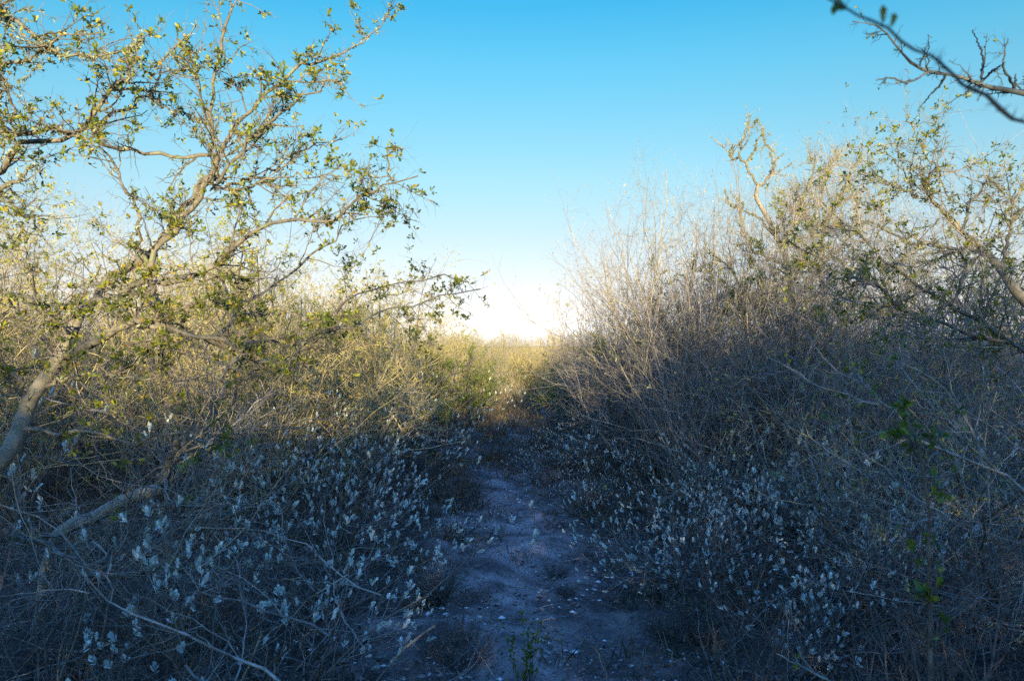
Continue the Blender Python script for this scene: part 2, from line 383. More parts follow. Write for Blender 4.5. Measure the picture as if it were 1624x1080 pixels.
# pebbles, litter and fallen twigs
g = np.random.default_rng(11)
n = 16000
yy = 2.2 + 16*g.uniform(0, 1, n)**1.6; xx = g.normal(size=n)*.8*(1+.05*yy)+.1
oc = np.array([[1, 0, 0], [0, 1, 0], [-1, 0, 0], [0, -1, 0], [0, 0, 1], [0, 0, -1]], float)
sz = .003+.020*g.uniform(0, 1, n)**4.5
V = (oc[None]*g.uniform(.6, 1.25, (n, 6, 1))*np.array([1, .8, .6]))*sz[:, None, None] + np.stack([xx, yy, gz(xx, yy)+sz*.2], 1)[:, None]
q = np.array([[0, 1, 4, 4], [1, 2, 4, 4], [2, 3, 4, 4], [3, 0, 4, 4], [1, 0, 5, 5], [2, 1, 5, 5], [3, 2, 5, 5], [0, 3, 5, 5]])
me = bpy.data.meshes.new('pebbles')
tri = (q[:, :3][None] + (np.arange(n)*6)[:, None, None]).reshape(-1, 3)
me.from_pydata([tuple(v) for v in V.reshape(-1, 3).tolist()], [], tri.tolist()); me.materials.append(M['stone'])
tag(add('pebbles', me), 'small pale pebbles scattered over the sandy path', 'pebbles', kind='stuff')
n = 5200
yy = 2.2 + 14*g.uniform(0, 1, n)**1.5; xx = g.normal(size=n)*.9*(1+.05*yy)+.1
sz = .005+.018*g.uniform(0, 1, n)**3
V = (oc[None]*g.uniform(.5, 1.3, (n, 6, 1))*np.array([1, .9, .5]))*sz[:, None, None] + np.stack([xx, yy, gz(xx, yy)+.004], 1)[:, None]
me = bpy.data.meshes.new('soil_crumbs')
me.from_pydata([tuple(v) for v in V.reshape(-1, 3).tolist()], [], (q[:, :3][None] + (np.arange(n)*6)[:, None, None]).reshape(-1, 3).tolist()); me.materials.append(M['crumb'])
tag(add('soil_crumbs', me), 'loose crumbs of dry soil and bark on the path', 'soil crumbs', kind='stuff')
n = 42000
yy = 2.0 + 20*g.uniform(0, 1, n)**1.5; xx = g.uniform(-1, 1, n)*(1.2+.75*yy)
keep = (np.abs(xx-.1) > g.uniform(.0, .8, n)) | (g.uniform(0, 1, n) < .2); xx, yy = xx[keep], yy[keep]; n = len(xx)
pos = np.stack([xx, yy, gz(xx, yy)+.006], 1); d = g.normal(size=(n, 3)); d[:, 2] *= .2; d = nrm(d)
Ls = g.uniform(.012, .04, n)
tag(add('leaf_litter', LM('leaf_litter', leafgeo(pos, d, Ls, Ls*.45, g, .3, nvec=np.array([0, 0, 1.])+.5*g.normal(size=(n, 3))), 'litter')),
    'dead leaves and chaff littering the sandy ground', 'leaf litter', kind='stuff')
n = 3600
yy = 2.0 + 14*g.uniform(0, 1, n)**1.5; xx = g.uniform(-1, 1, n)*(1.0+.75*yy)
pos = np.stack([xx, yy, gz(xx, yy)+.012], 1); d = g.normal(size=(n, 3)); d[:, 2] = np.abs(d[:, 2])*.12; d = nrm(d)
fp = grow(pos, d, g.uniform(.06, .45, n), g.uniform(.001, .0035, n), 6, g, 0, .15, .1)
tag(add('fallen_twigs', TM('fallen_twigs', [fp], 'twig')), 'thin dead twigs lying on the ground under the brush', 'fallen twigs', kind='stuff')
# dry grass and low dead forbs
def blades(cx, cy, k, H, sig, g, lean=.5):
    n = len(cx); x = np.repeat(cx, k)+g.normal(size=n*k)*np.repeat(sig, k); y = np.repeat(cy, k)+g.normal(size=n*k)*np.repeat(sig, k)
    d = np.stack([lean*g.normal(size=n*k), lean*g.normal(size=n*k), np.ones(n*k)], 1)
    Ls = np.repeat(H, k)*g.uniform(.35, 1, n*k)
    return np.stack([x, y, gz(x, y)], 1), nrm(d), Ls
n = 5200
cy = 3.0 + 26*g.uniform(0, 1, n)**.9; cx = g.uniform(-1, 1, n)*(2.2+.35*cy)
keep = (np.abs(cx-.08) > .3+.6*g.uniform(0, 1, n)) | (cy > 8.3+2*g.uniform(0, 1, n)) | (g.uniform(0, 1, n) < .2); cx, cy = cx[keep], cy[keep]
Hh = g.uniform(.05, .20, len(cx))*(.8+.05*cy); pos, d, Ls = blades(cx, cy, 26, Hh, Hh*.5, g, .6)
tag(add('dry_grass', LM('dry_grass', leafgeo(pos, d, Ls, .0022+.00022*pos[:, 1], g, .4), 'grass')),
    'short dead grass and forbs over the lane and under the shrubs', 'grass', kind='stuff')

# ------------------------------------------------------------------ far field beyond the lane
g = np.random.default_rng(21)
n = 5200
cy = 27/(1-g.uniform(0, .93, n)); cx = g.uniform(-1, 1, n)*(.42*cy)
cx = np.where(g.uniform(0, 1, n) < .45, g.uniform(-.09, .12, n)*cy, cx)
cy = cy[:]; H = g.uniform(.4, 1.2, n)
pos, d, Ls = blades(cx, cy, 80, H, H*.55, g, .6)
pos[:, 2] += g.uniform(0, .6, len(pos))*np.repeat(H, 80)
tag(add('brush_field', LM('brush_field', leafgeo(pos, d, Ls*.5, .005+.00035*pos[:, 1], g, .3), 'field')),
    'sunlit tan field of dry brush filling the distance beyond the lane', 'brush field', kind='stuff')


# ================================================================== the big leaning tree on the left
def traced_tree(name, label, cat_, base, trunk, limbs, seed, counts, leafmat_='leaf', twigmat='twig', lichen=(0, 0), woodmat='bark', leafsz=(.012, .024), leafk=4,
                l2=(.22, .6), l3=(.08, .26), lhang=.0, up=.03, rm=(.007, .0038, .0022), extra=None):
    """trunk, limbs: lists of (points, r0, r1); the limbs carry generated twigs and leaves"""
    g = np.random.default_rng(seed)
    base = np.array(base, float)
    parts = []
    TR = [limb(p_, a, b_, g, wob=.006, knob=.05) for p_, a, b_ in trunk]
    parts.append(('trunk', TM('trunk', [merge(TR)], woodmat, 10)))
    LB = [limb(p_, a*.82, b_*.9, g, wob=.02, knob=.2) for p_, a, b_ in limbs]
    for l in LB: parts.append(('limb', TM('limb', [l], 'limb', 7)))
    allb = merge(LB); src = allb if counts[3] == 0 else merge(TR+LB)
    b = child(src, counts[0], l2, (25, 75), g, 9, .08, 1, up, .14, .12, rr=.6, rmax=rm[0])
    c = child(b, counts[1], l3, (25, 75), g, 7, .1, 1, up, .16, .25, rr=.7, rmax=rm[1])
    c2 = child(src, counts[1]//4, l3, (35, 90), g, 6, .1, 1, up, .16, .25, rr=.3, rmax=rm[1])
    b_len = (.02, .07)
    e = child((np.concatenate([c[0][:, :6], c2[0]]), np.concatenate([c[1][:, :6], c2[1]])), counts[2], b_len, (40, 95), g, 4, .0, 1, .02, .15, .3, rr=.8, rmax=rm[2])
    parts.append(('twigs', TM('twigs', [b, c, c2, e], twigmat, 4)))
    if counts[4]: parts.append(('crown', LM('crown', leaves(e, counts[4], leafk, leafsz, .42, g, .3, 1, .35, 1, .3, .07), leafmat_)))
    if lichen[0]:
        L1 = tufts(src, lichen[0], 9, (.008, .028), g, .0, 1, .3); L2 = tufts(b, lichen[1], 8, (.008, .024), g, 0, .9, .3)
        parts.append(('lichen', LM('lichen', [L1, L2], 'lichen')))
    world_parts(base, parts)
    o = thing(name, base, label, cat_)
    for pn, me in parts: add(pn, me, o)
    return o
def W_(lst, d0, d1=None, r=0):
    """pixel list -> world points, depth running from d0 to d1"""
    d1 = d0 if d1 is None else d1; n = len(lst)
    return [P(x, y, d0+(d1-d0)*k/(n-1)) for k, (x, y) in enumerate(lst)]
B0 = P(-60, 860, 3.4); B0[2] = float(gz(B0[0], B0[1]))-.03
hero_trunk = [([B0, P(-35, 790, 3.45)] + W_([(0, 735), (30, 690), (45, 640), (90, 575), (125, 500), (141, 480)], 3.5, 3.7), .044, .026)]
hl = [
 (W_([(138, 487), (163, 450), (207, 420), (237, 405), (259, 375), (296, 324), (318, 292), (337, 276)], 3.7, 4.0), .025, .017),
 (W_([(138, 490), (159, 475), (185, 472), (222, 450), (237, 424), (255, 394), (281, 361), (307, 324), (328, 298), (345, 250)], 3.7, 3.8), .022, .014),
 (W_([(337, 285), (340, 273), (338, 233), (338, 167), (343, 117), (353, 73), (362, 20), (365, -20), (372, -70)], 3.95, 3.7), .014, .005),
 (W_([(334, 290), (350, 233), (377, 200), (400, 172), (440, 133), (467, 113), (483, 100), (517, 93), (550, 80), (567, 68), (590, 57), (610, 30), (633, 3)], 3.9, 4.5), .015, .0025),
 (W_([(345, 290), (350, 280), (370, 250), (400, 220), (427, 193), (450, 173), (483, 157), (517, 130), (541, 125)], 3.8, 3.3), .013, .003),
 (W_([(340, 294), (383, 290), (423, 277), (460, 247), (500, 230), (550, 217)], 3.9, 4.3), .011, .003),
 (W_([(334, 300), (390, 296), (440, 278), (500, 280), (545, 290)], 3.9, 3.5), .008, .002),
 (W_([(232, 447), (281, 448), (315, 431), (344, 413), (370, 390), (404, 368), (450, 350), (510, 353), (537, 343), (563, 320), (597, 300), (623, 287), (663, 279)], 3.7, 3.3), .017, .003),
 (W_([(622, 287), (618, 262), (617, 238), (640, 236)], 3.33, 3.3), .005, .002),
 (W_([(597, 300), (630, 322), (663, 346)], 3.35, 3.4), .004, .0015),
 (W_([(100, 575), (111, 564), (156, 542), (193, 520), (222, 513), (259, 522), (304, 533), (348, 538), (385, 546)], 3.62, 3.3), .024, .010),
 (W_([(385, 546), (400, 573), (430, 575), (467, 569), (475, 550), (500, 532), (548, 521), (578, 506), (607, 495), (641, 487), (681, 473), (715, 461), (762, 458)], 3.3, 4.2), .011, .003),
 (W_([(385, 546), (420, 540), (474, 550), (520, 520), (560, 470), (620, 455), (690, 440), (745, 448)], 3.3, 4.4), .009, .003),
 (W_([(335, 537), (363, 510), (374, 490), (407, 472), (450, 442), (481, 417), (522, 380), (560, 350), (610, 345)], 3.4, 4.6), .013, .003),
 (W_([(238, 450), (244, 468), (256, 494), (274, 516), (304, 533)], 3.7, 3.4), .012, .010),
 (W_([(370, 390), (352, 425), (350, 468), (363, 498), (360, 535)], 3.6, 3.4), .009, .007),
 (W_([(236, 424), (219, 394), (222, 361), (211, 320), (200, 307), (183, 267), (167, 240), (150, 215)], 3.75, 3.4), .012, .004),
 (W_([(338, 265), (333, 250), (283, 248), (217, 240), (167, 227), (127, 217), (90, 205)], 3.9, 3.5), .013, .006),
 (W_([(338, 233), (310, 130), (298, 110), (300, 90), (325, 70)], 3.9, 3.8), .008, .002),
 (W_([(74, 612), (111, 596), (156, 592), (200, 596), (240, 600)], 3.58, 3.2), .011, .004),
 (W_([(344, 642), (352, 598), (370, 575), (385, 550)], 3.1, 3.3), .005, .010),
 (W_([(120, 527), (111, 527), (74, 509), (55, 460), (48, 427), (38, 390)], 3.65, 3.3), .009, .003),
 (W_([(45, 650), (33, 613), (0, 572), (-40, 520)], 3.55, 3.6), .012, .010),
 (W_([(40, 680), (90, 690), (140, 680), (200, 700), (260, 690), (330, 700)], 3.4, 3.0), .011, .004),
]
traced_tree('leaning_tree', 'large leaning grey-barked thorn tree with green leaves arching over the left side', 'tree', B0,
            hero_trunk, hl, 7, (250, 1300, 4700, 0, 3200), lichen=(230, 500), leafsz=(.014, .031), rm=(.0058, .0032, .0019), leafk=4, twigmat='treetwig', l2=(.16, .42), l3=(.07, .22))

# second tree, entering from the left edge
B1 = np.array([-4.3, 3.9, 0.]); B1[2] = float(gz(*B1[:2]))-.03
t1 = [([B1, np.array([-4.2, 3.9, .8]), np.array([-3.9, 3.9, 1.6]), P(-90, 330, 3.9)], .06, .03)]
l1 = [
 (W_([(-90, 330), (-40, 290), (0, 267), (20, 240), (100, 217), (140, 190), (167, 157), (183, 130), (207, 113), (200, 97), (207, 77), (223, 50)], 3.9, 3.7), .021, .004),
 (W_([(-70, 245), (-40, 225), (0, 213), (33, 208), (83, 203), (127, 217)], 3.9, 3.55), .015, .009),
 (W_([(140, 190), (150, 215), (173, 190), (200, 170), (233, 155), (253, 133), (267, 83), (290, 60), (310, 36)], 3.8, 4.1), .014, .003),
 (W_([(240, 156), (273, 177), (300, 183), (325, 188)], 4.0, 3.9), .008, .003),
 (W_([(-120, 330), (-90, 120), (-40, 30), (0, 27), (40, 50), (67, 70), (93, 87), (123, 90), (160, 83), (207, 78), (228, 62)], 3.6, 3.2), .015, .003),
 (W_([(-60, 60), (-30, 118), (0, 107), (67, 80), (88, 84)], 3.6, 3.4), .010, .004),
 (W_([(93, 87), (60, 70), (10, 55), (20, 20), (65, 15)], 3.4, 3.3), .004, .0015),
 (W_([(20, 243), (17, 200), (17, 167), (3, 130), (-5, 110)], 3.6, 3.5), .009, .005),
 (W_([(-90, 330), (-50, 340), (0, 300), (30, 280), (60, 262)], 3.8, 3.7), .018, .006),
 (W_([(0, 300), (20, 330), (50, 350), (80, 390)], 3.75, 3.6), .01, .003),
 (W_([(-80, 400), (-20, 450), (40, 470), (110, 480), (160, 420)], 3.9, 3.3), .012, .003),
]
traced_tree('lichen_crusted_tree', 'lichen-crusted tree reaching in from the left edge of the picture, its top limb bare', 'tree', B1, t1, l1, 8, (80, 400, 1300, 0, 700), lichen=(560, 420), leafsz=(.016, .034), leafk=4, rm=(.006, .0034, .002), twigmat='treetwig')

# tall forked lichen tree on the right
B2 = np.array([3.0, 8.2, 0.]); B2[2] = float(gz(*B2[:2]))-.03
d_ = 8.2
t2 = [([B2, P(1262, 600, d_), P(1258, 500, d_), P(1250, 423, d_), P(1233, 377, d_), P(1213, 337, d_), P(1200, 313, d_), P(1203, 293, d_)], .042, .020)]
l2_ = [
 (W_([(1203, 295), (1190, 273), (1183, 257), (1173, 247), (1178, 222), (1184, 200), (1190, 183)], d_, 8.0), .018, .004),
 (W_([(1184, 258), (1197, 240), (1200, 220)], d_, 8.3), .012, .004),
 (W_([(1184, 210), (1198, 195), (1204, 188)], 8.05, 8.0), .007, .003),
 (W_([(1176, 252), (1160, 250), (1158, 238), (1168, 230)], d_, 8.1), .016, .004),
 (W_([(1203, 295), (1220, 280), (1228, 260), (1243, 243)], d_, 8.5), .016, .006),
 (W_([(1229, 260), (1223, 240), (1213, 222), (1210, 203)], 8.4, 8.5), .012, .003),
 (W_([(1235, 378), (1195, 340), (1160, 325), (1150, 300)], d_, 8.6), .018, .005),
 (W_([(1250, 423), (1200, 400), (1175, 350), (1180, 320)], d_, 7.8), .02, .005),
 (W_([(1240, 390), (1262, 340), (1275, 310), (1290, 290)], d_, 8.6), .02, .005),
 (W_([(1255, 480), (1300, 420), (1310, 350), (1335, 300)], d_, 8.6), .022, .005),
 (W_([(1257, 520), (1200, 480), (1160, 430), (1130, 400)], d_, 7.7), .022, .005),
]
traced_tree('forked_tree', 'tallest bare tree on the right, forked and shaggy with lichen against the sky', 'tree', B2, t2, l2_, 9, (70, 300, 550, 0, 90),
            'yleaf', lichen=(620, 500), l2=(.15, .4), l3=(.08, .22), rm=(.010, .005, .0035), up=.06)
# bushy lichen tree right of it
B3 = np.array([3.75, 9.0, 0.]); B3[2] = float(gz(*B3[:2]))-.03
d_ = 9.0
t3 = [([B3, P(1312, 600, d_), P(1306, 480, d_), P(1300, 400, d_)], .045, .022)]
l3_ = [
 (W_([(1300, 402), (1285, 360), (1275, 320), (1290, 270), (1285, 250)], d_, 8.8), .022, .005),
 (W_([(1300, 402), (1310, 350), (1305, 300), (1315, 262), (1330, 245)], d_, 9.2), .024, .005),
 (W_([(1308, 350), (1335, 310), (1350, 270), (1368, 250)], d_, 9.2), .018, .004),
 (W_([(1302, 420), (1345, 380), (1360, 330), (1352, 310)], d_, 9.4), .02, .005),
 (W_([(1304, 450), (1265, 400), (1245, 370), (1240, 330)], d_, 8.6), .02, .005),
 (W_([(1285, 360), (1262, 330), (1268, 290)], d_, 8.7), .014, .004),
]
traced_tree('broom_tree', 'bushy lichen-grown tree with a broom-shaped bare crown right of the forked tree', 'tree', B3, t3, l3_, 10, (150, 900, 1500, 0, 260),
            'yleaf', lichen=(420, 900), l2=(.2, .6), l3=(.1, .32), rm=(.011, .006, .004), up=.07)

# leaning leafy tree at the right edge
B4 = np.array([4.5, 4.9, 0.]); B4[2] = float(gz(*B4[:2]))-.03
t4 = [([B4, np.array([4.3, 4.9, .7]), P(1760, 590, 4.9), P(1690, 530, 4.9), P(1624, 477, 4.8), P(1591, 430, 4.8), P(1557, 393, 4.8), P(1524, 367, 4.8), P(1491, 327, 4.8)], .05, .012)]
l4 = [
 (W_([(1491, 327), (1470, 300), (1475, 275), (1500, 262)], 4.8, 4.6), .014, .004),
 (W_([(1720, 570), (1617, 550), (1551, 510), (1507, 483), (1471, 463), (1437, 433), (1397, 410), (1364, 373), (1341, 353), (1317, 337)], 4.6, 4.1), .018, .0025),
 (W_([(1730, 600), (1650, 560), (1594, 543), (1544, 533), (1491, 513), (1437, 500), (1417, 477), (1384, 453), (1351, 440), (1324, 423), (1291, 400), (1251, 383)], 4.5, 3.8), .016, .0025),
 (W_([(1557, 393), (1544, 397), (1491, 393), (1441, 383), (1391, 360), (1360, 355)], 4.8, 4.5), .016, .003),
 (W_([(1524, 367), (1540, 320), (1570, 290), (1590, 300)], 4.8, 5.0), .013, .003),
 (W_([(1591, 430), (1600, 370), (1624, 330), (1660, 300)], 4.8, 5.0), .018, .006),
 (W_([(1507, 483), (1530, 430), (1520, 400), (1490, 400)], 4.4, 4.6), .011, .004),
 (W_([(1437, 500), (1400, 498), (1360, 505), (1330, 520)], 4.2, 4.0), .008, .003),
 (W_([(1457, 313), (1437, 302), (1401, 290), (1361, 271)], 4.7, 4.4), .007, .002),
 (W_([(1454, 315), (1444, 283), (1424, 260), (1396, 230)], 4.7, 4.5), .006, .002),
 (W_([(1507, 315), (1477, 257), (1451, 210), (1434, 172)], 4.7, 4.4), .006, .002),
 (W_([(1590, 340), (1607, 323), (1594, 303), (1571, 283)], 4.9, 4.8), .007, .002),
]
traced_tree('arching_tree', 'leafy arching thorn tree at the right edge with bare whips sticking up from its top', 'tree', B4, t4, l4, 12, (200, 1150, 3000, 0, 1250),
            'leaf', lichen=(240, 420), leafsz=(.016, .032), l2=(.2, .6))

# ================================================================== close branches at the upper right
def twiggy(name, label, cat_, base, stems, seed, n2, l2, n3, nleaf=0, leafsz=(.012, .02), lm='leaf', mat='hazetwig', thorns=0, th=(.01, .02), k=6, leafk=3, zig=.25):
    g = np.random.default_rng(seed); base = np.array(base, float)
    S = merge([limb(p_, a, b_, g, n=24, wob=.003, knob=.25) for p_, a, b_ in stems])
    parts = [('stem', TM('stem', [S], mat, k))]; src = S
    T_ = []
    if n2:
        b = child(S, n2, l2, (35, 80), g, 6, .1, .98, .02, .15, zig, rr=.6, rmax=.003); T_.append(b); src = b
        if n3: e = child(b, n3, (.012, .04), (40, 90), g, 4, .1, 1, .02, .15, .3, rr=.8, rmax=.0016); T_.append(e)
    if thorns: T_.append(child(S, thorns, th, (65, 100), g, 3, 0, 1, 0, .05, 0, rr=.5, rmax=.0016, taper=.1))
    if T_: parts.append(('twigs', TM('twigs', T_, mat, 4)))
    if nleaf: parts.append(('leaves', LM('leaves', leaves(S if not n2 else src, nleaf, leafk, leafsz, .48, g, .15, 1, .2, 1, .4), lm)))
    world_parts(base, parts); o = thing(name, base, label, cat_)
    for pn, me in parts: add(pn, me, o)
    return o
Ba = np.array([1.25, .95, float(gz(1.25, .95))-.02])
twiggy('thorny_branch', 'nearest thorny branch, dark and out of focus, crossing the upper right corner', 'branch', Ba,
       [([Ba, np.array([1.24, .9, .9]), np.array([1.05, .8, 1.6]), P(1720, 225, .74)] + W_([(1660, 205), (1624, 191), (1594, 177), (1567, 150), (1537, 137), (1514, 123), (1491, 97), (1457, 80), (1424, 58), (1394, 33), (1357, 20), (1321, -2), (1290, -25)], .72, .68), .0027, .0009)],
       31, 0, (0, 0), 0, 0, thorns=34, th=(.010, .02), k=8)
ob = bpy.data.objects['thorny_branch']
g = np.random.default_rng(32)
cl = [(1345, 8, (-.9, .1, .45)), (1350, 14, (-.6, .2, .2)), (1338, 2, (-.5, .3, .8)), (1401, 36, (.1, .1, 1)), (1403, 36, (-.25, 0, 1)), (1414, 44, (.35, .1, 1)), (1330, -4, (-.3, 0, -1))]
pos = np.stack([P(a, b_, .69) for a, b_, _ in cl]); d = nrm(np.array([c_ for *_, c_ in cl], float))
me = LM('leaves', leafgeo(pos, d, np.full(len(cl), .016), np.full(len(cl), .0065), g, .2, nvec=np.array([0, -1., .4])+.3*g.normal(size=(len(cl), 3))), 'leaf')
world_parts(Ba, [('leaves', me)]); add('leaves', me, ob)
Bb = np.array([2.75, 2.5, float(gz(2.75, 2.5))-.02])
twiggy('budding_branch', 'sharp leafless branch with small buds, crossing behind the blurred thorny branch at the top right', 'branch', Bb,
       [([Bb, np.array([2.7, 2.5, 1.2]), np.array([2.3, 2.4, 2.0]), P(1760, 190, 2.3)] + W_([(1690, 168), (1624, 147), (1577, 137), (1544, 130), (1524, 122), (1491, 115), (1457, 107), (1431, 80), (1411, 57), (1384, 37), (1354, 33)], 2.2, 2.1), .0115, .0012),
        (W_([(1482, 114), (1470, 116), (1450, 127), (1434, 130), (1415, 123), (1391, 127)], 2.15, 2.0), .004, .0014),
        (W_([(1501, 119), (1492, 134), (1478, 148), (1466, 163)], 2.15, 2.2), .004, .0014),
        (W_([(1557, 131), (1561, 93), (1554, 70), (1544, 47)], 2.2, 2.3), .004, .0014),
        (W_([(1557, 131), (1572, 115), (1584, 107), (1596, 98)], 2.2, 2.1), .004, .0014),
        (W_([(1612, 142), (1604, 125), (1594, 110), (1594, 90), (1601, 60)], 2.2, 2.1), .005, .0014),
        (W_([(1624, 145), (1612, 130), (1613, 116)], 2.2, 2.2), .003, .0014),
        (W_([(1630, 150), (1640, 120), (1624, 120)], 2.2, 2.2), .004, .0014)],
       33, 46, (.03, .11), 260, 50, (.008, .013), 'leaf', 'hazetwig', 120, (.006, .012), leafk=2)

# ================================================================== close sapling and leafy sprays at the lower right
Bc = np.array([.74, 1.32, float(gz(.74, 1.32))-.02])
twiggy('thorny_sapling', 'slender thorny sapling with bright green leaves close to the camera at the lower right', 'sapling', Bc,
       [([Bc, P(1470, 1300, 1.33)] + W_([(1476, 1150), (1472, 1080), (1474, 1000), (1472, 930), (1474, 860), (1472, 800), (1462, 745), (1450, 700), (1438, 665)], 1.3, 1.32), .0052, .0022)],
       34, 9, (.02, .05), 0, 16, (.014, .024), 'gleaf', 'browntwig', 26, (.015, .032), leafk=3, zig=.1)
o_ = bpy.data.objects['thorny_sapling']; g = np.random.default_rng(35)
top = (W_([(1500, 690), (1450, 700), (1410, 690)], 1.3, 1.3))
sp1 = limb(top, .002, .001, g); sp2 = limb(W_([(1450, 720), (1430, 670), (1425, 640)], 1.32, 1.35), .002, .001, g)
sp3 = limb(W_([(1472, 830), (1474, 900), (1478, 960)], 1.3, 1.3), .003, .002, g)
me = LM('leaves', [leaves(sp1, 12, 2, (.014, .024), .55, g, 0, 1, .2), leaves(sp2, 10, 3, (.014, .024), .55, g, 0, 1, .2), leaves(sp3, 9, 2, (.015, .024), .55, g, 0, 1, .1)], 'gleaf')
world_parts(Bc, [('', me)]); add('leaves', me, o_)
me = TM('twigs', [merge([sp1, sp2])], 'browntwig', 4); world_parts(Bc, [('', me)]); add('twigs', me, o_)
Bd = np.array([1.9, 2.35, float(gz(1.9, 2.35))-.02])
twiggy('leafy_branch', 'low spray with sparse green leaves reaching left across the grey brush on the right', 'branch', Bd,
       [([Bd, np.array([1.75, 2.4, .6]), P(1640, 800, 2.5)] + W_([(1560, 740), (1441, 691), (1433, 669), (1411, 645), (1370, 637), (1341, 624), (1296, 613), (1267, 591), (1240, 578), (1215, 566)], 2.5, 2.8), .0062, .0014),
        (W_([(1400, 641), (1370, 610), (1330, 590), (1300, 560), (1275, 520)], 2.6, 3.0), .004, .0014),
        (W_([(1500, 715), (1420, 690), (1370, 685), (1320, 680), (1290, 668)], 2.5, 2.7), .004, .0014),
        (W_([(1560, 742), (1540, 680), (1490, 610), (1440, 580), (1380, 560)], 2.5, 2.6), .005, .0014)],
       36, 48, (.05, .16), 90, 70, (.016, .028), 'gleaf', 'twig', 40, (.008, .016), leafk=2)
Be = np.array([.72, 2.15, float(gz(.72, 2.15))-.02])
twiggy('low_thorny_spray', 'low thorny twig with a few green leaves at the bottom edge, left of the sapling', 'branch', Be,
       [(W_([(1420, 1330), (1400, 1150), (1330, 1090), (1290, 1065), (1260, 1050), (1230, 1035)], 2.05, 2.2), .005, .0015), (W_([(1290, 1065), (1270, 1040), (1265, 1020)], 2.1, 2.1), .003, .001)],
       37, 8, (.03, .08), 0, 10, (.018, .028), 'gleaf', 'twig', 14, (.012, .02), leafk=2)

# ================================================================== dead wood, lower left
Bf = P(60, 925, 4.3); Bf[2] = float(gz(Bf[0], Bf[1]))
traced_tree('dead_tree', 'pale dead trunk slumped across the brush at the lower left, with a broken upright stub', 'dead tree', Bf,
            [([Bf-np.array([0, 0, .03]), P(85, 870, 4.2), P(104, 839, 4.2), P(148, 821, 4.2), P(185, 799, 4.2), P(222, 784, 4.25), P(256, 776, 4.3)], .036, .034)],
            [(W_([(250, 780), (267, 736), (275, 715), (285, 699)], 4.3, 4.3), .032, .017), (W_([(268, 730), (315, 713), (352, 695), (380, 690)], 4.3, 4.5), .025, .008),
             (W_([(104, 861), (130, 895), (159, 917), (222, 906), (281, 902), (363, 902)], 4.1, 3.6), .026, .006),
             (W_([(7, 839), (56, 861), (111, 871), (156, 871), (200, 860)], 3.9, 4.0), .018, .006),
             (W_([(250, 800), (245, 820), (262, 845)], 4.2, 4.1), .012, .006),
             (W_([(300, 850), (330, 830), (360, 810), (300, 798), (250, 800)], 3.9, 4.1), .014, .012)],
            14, (90, 420, 700, 0, 0), woodmat='deadwood', lichen=(90, 60), l2=(.3, .9), l3=(.1, .4), up=0)
def dead_heap(seed, n=46, L=(.4, 1.05), H=.9, W=1.2):
    g = np.random.default_rng(seed)
    pos = np.stack([g.uniform(-W, W, n), g.uniform(-W*.6, W*.6, n), g.uniform(.0, H, n)], 1)
    d = nrm(np.stack([g.normal(size=n), g.normal(size=n)*.7, g.normal(size=n)*.45], 1))
    a = grow(pos-d*.4, d, g.uniform(*L, n), g.uniform(.002, .0055, n), 10, g, 0, .16, .06)
    b = child(a, n*7, (.2, .6), (20, 70), g, 7, .1, 1, 0, .12, .15, rr=.6, rmax=.004)
    c_ = child(b, n*22, (.05, .25), (30, 80), g, 5, .1, 1, 0, .15, .25, rr=.8, rmax=.0022)
    for q_ in (a, b, c_): q_[0][:, :, 2] = np.maximum(q_[0][:, :, 2], .015)
    return [('dead_branches', TM('dead_branches', [a], 'twig', 5)), ('twigs', TM('twigs', [b, c_], 'twig'))]
place(dead_heap(41), 'dead_branch_heap', -1.75, 2.75, 'tangled heap of bluish dead branches filling the bottom left corner', 'dead branches')
place(dead_heap(42, 50, W=1.4, H=1.1), 'dead_branch_heap', -2.6, 3.9, 'heap of dead branches under the leaning tree, behind the corner heap', 'dead branches', rz=1)
place(dead_heap(43, 34, H=.9), 'dead_branch_heap', 2.3, 2.7, 'grey heap of fallen branches in the shade at the right edge', 'dead branches', rz=2)

# ================================================================== shrubs
ORD = 'first second third fourth fifth sixth seventh eighth ninth tenth eleventh twelfth thirteenth fourteenth fifteenth sixteenth seventeenth eighteenth nineteenth twentieth twenty-first twenty-second twenty-third twenty-fourth twenty-fifth twenty-sixth twenty-seventh twenty-eighth'.split()
SV = [sp_silver(100, 1.1, 1.1, (.026, .042), 200), sp_silver(101, 1.25, 1.4, (.018, .032), 250), sp_silver(102, 1.1, 1.7, (.023, .038), 310), sp_silver(103, 1.0, 2.4, (.016, .028), 440)]
sg = 'silver-leaved shrubs bordering the lane'
near_silver = [
 (-1.12, 3.3, .95, 'silver-leaved shrub nearest the camera on the left, at the edge of the bare path'),
 (-2.45, 3.45, 1.3, 'tall silver-leaved shrub cut by the left edge, beside the foot of the leaning trunk'),
 (-1.15, 4.5, .98, 'dense pale silver-leaved shrub left of the path, just behind the nearest one'),
 (1.12, 4.9, .95, 'rounded silver-leaved shrub right of the path, palest on that side'),
 (1.38, 3.8, .66, 'low open silver-leaved shrub on the right, in front of the rounded pale one'),
 (.42, 8.7, .62, 'small silver shrub standing alone in the lane'),
 (-.42, 6.3, .30, 'tiny silver bush low on the ground at the left rim of the path, back one'),
 (-.52, 5.0, .27, 'tiny silver bush with a flat top at the left rim of the path, front one'),
]
for i, (x, y, s, lb) in enumerate(near_silver):
    place(SV[i % 4], 'silver_shrub', x, y, lb, 'shrub', sg, rz=i*1.7, s=s)
k = 0
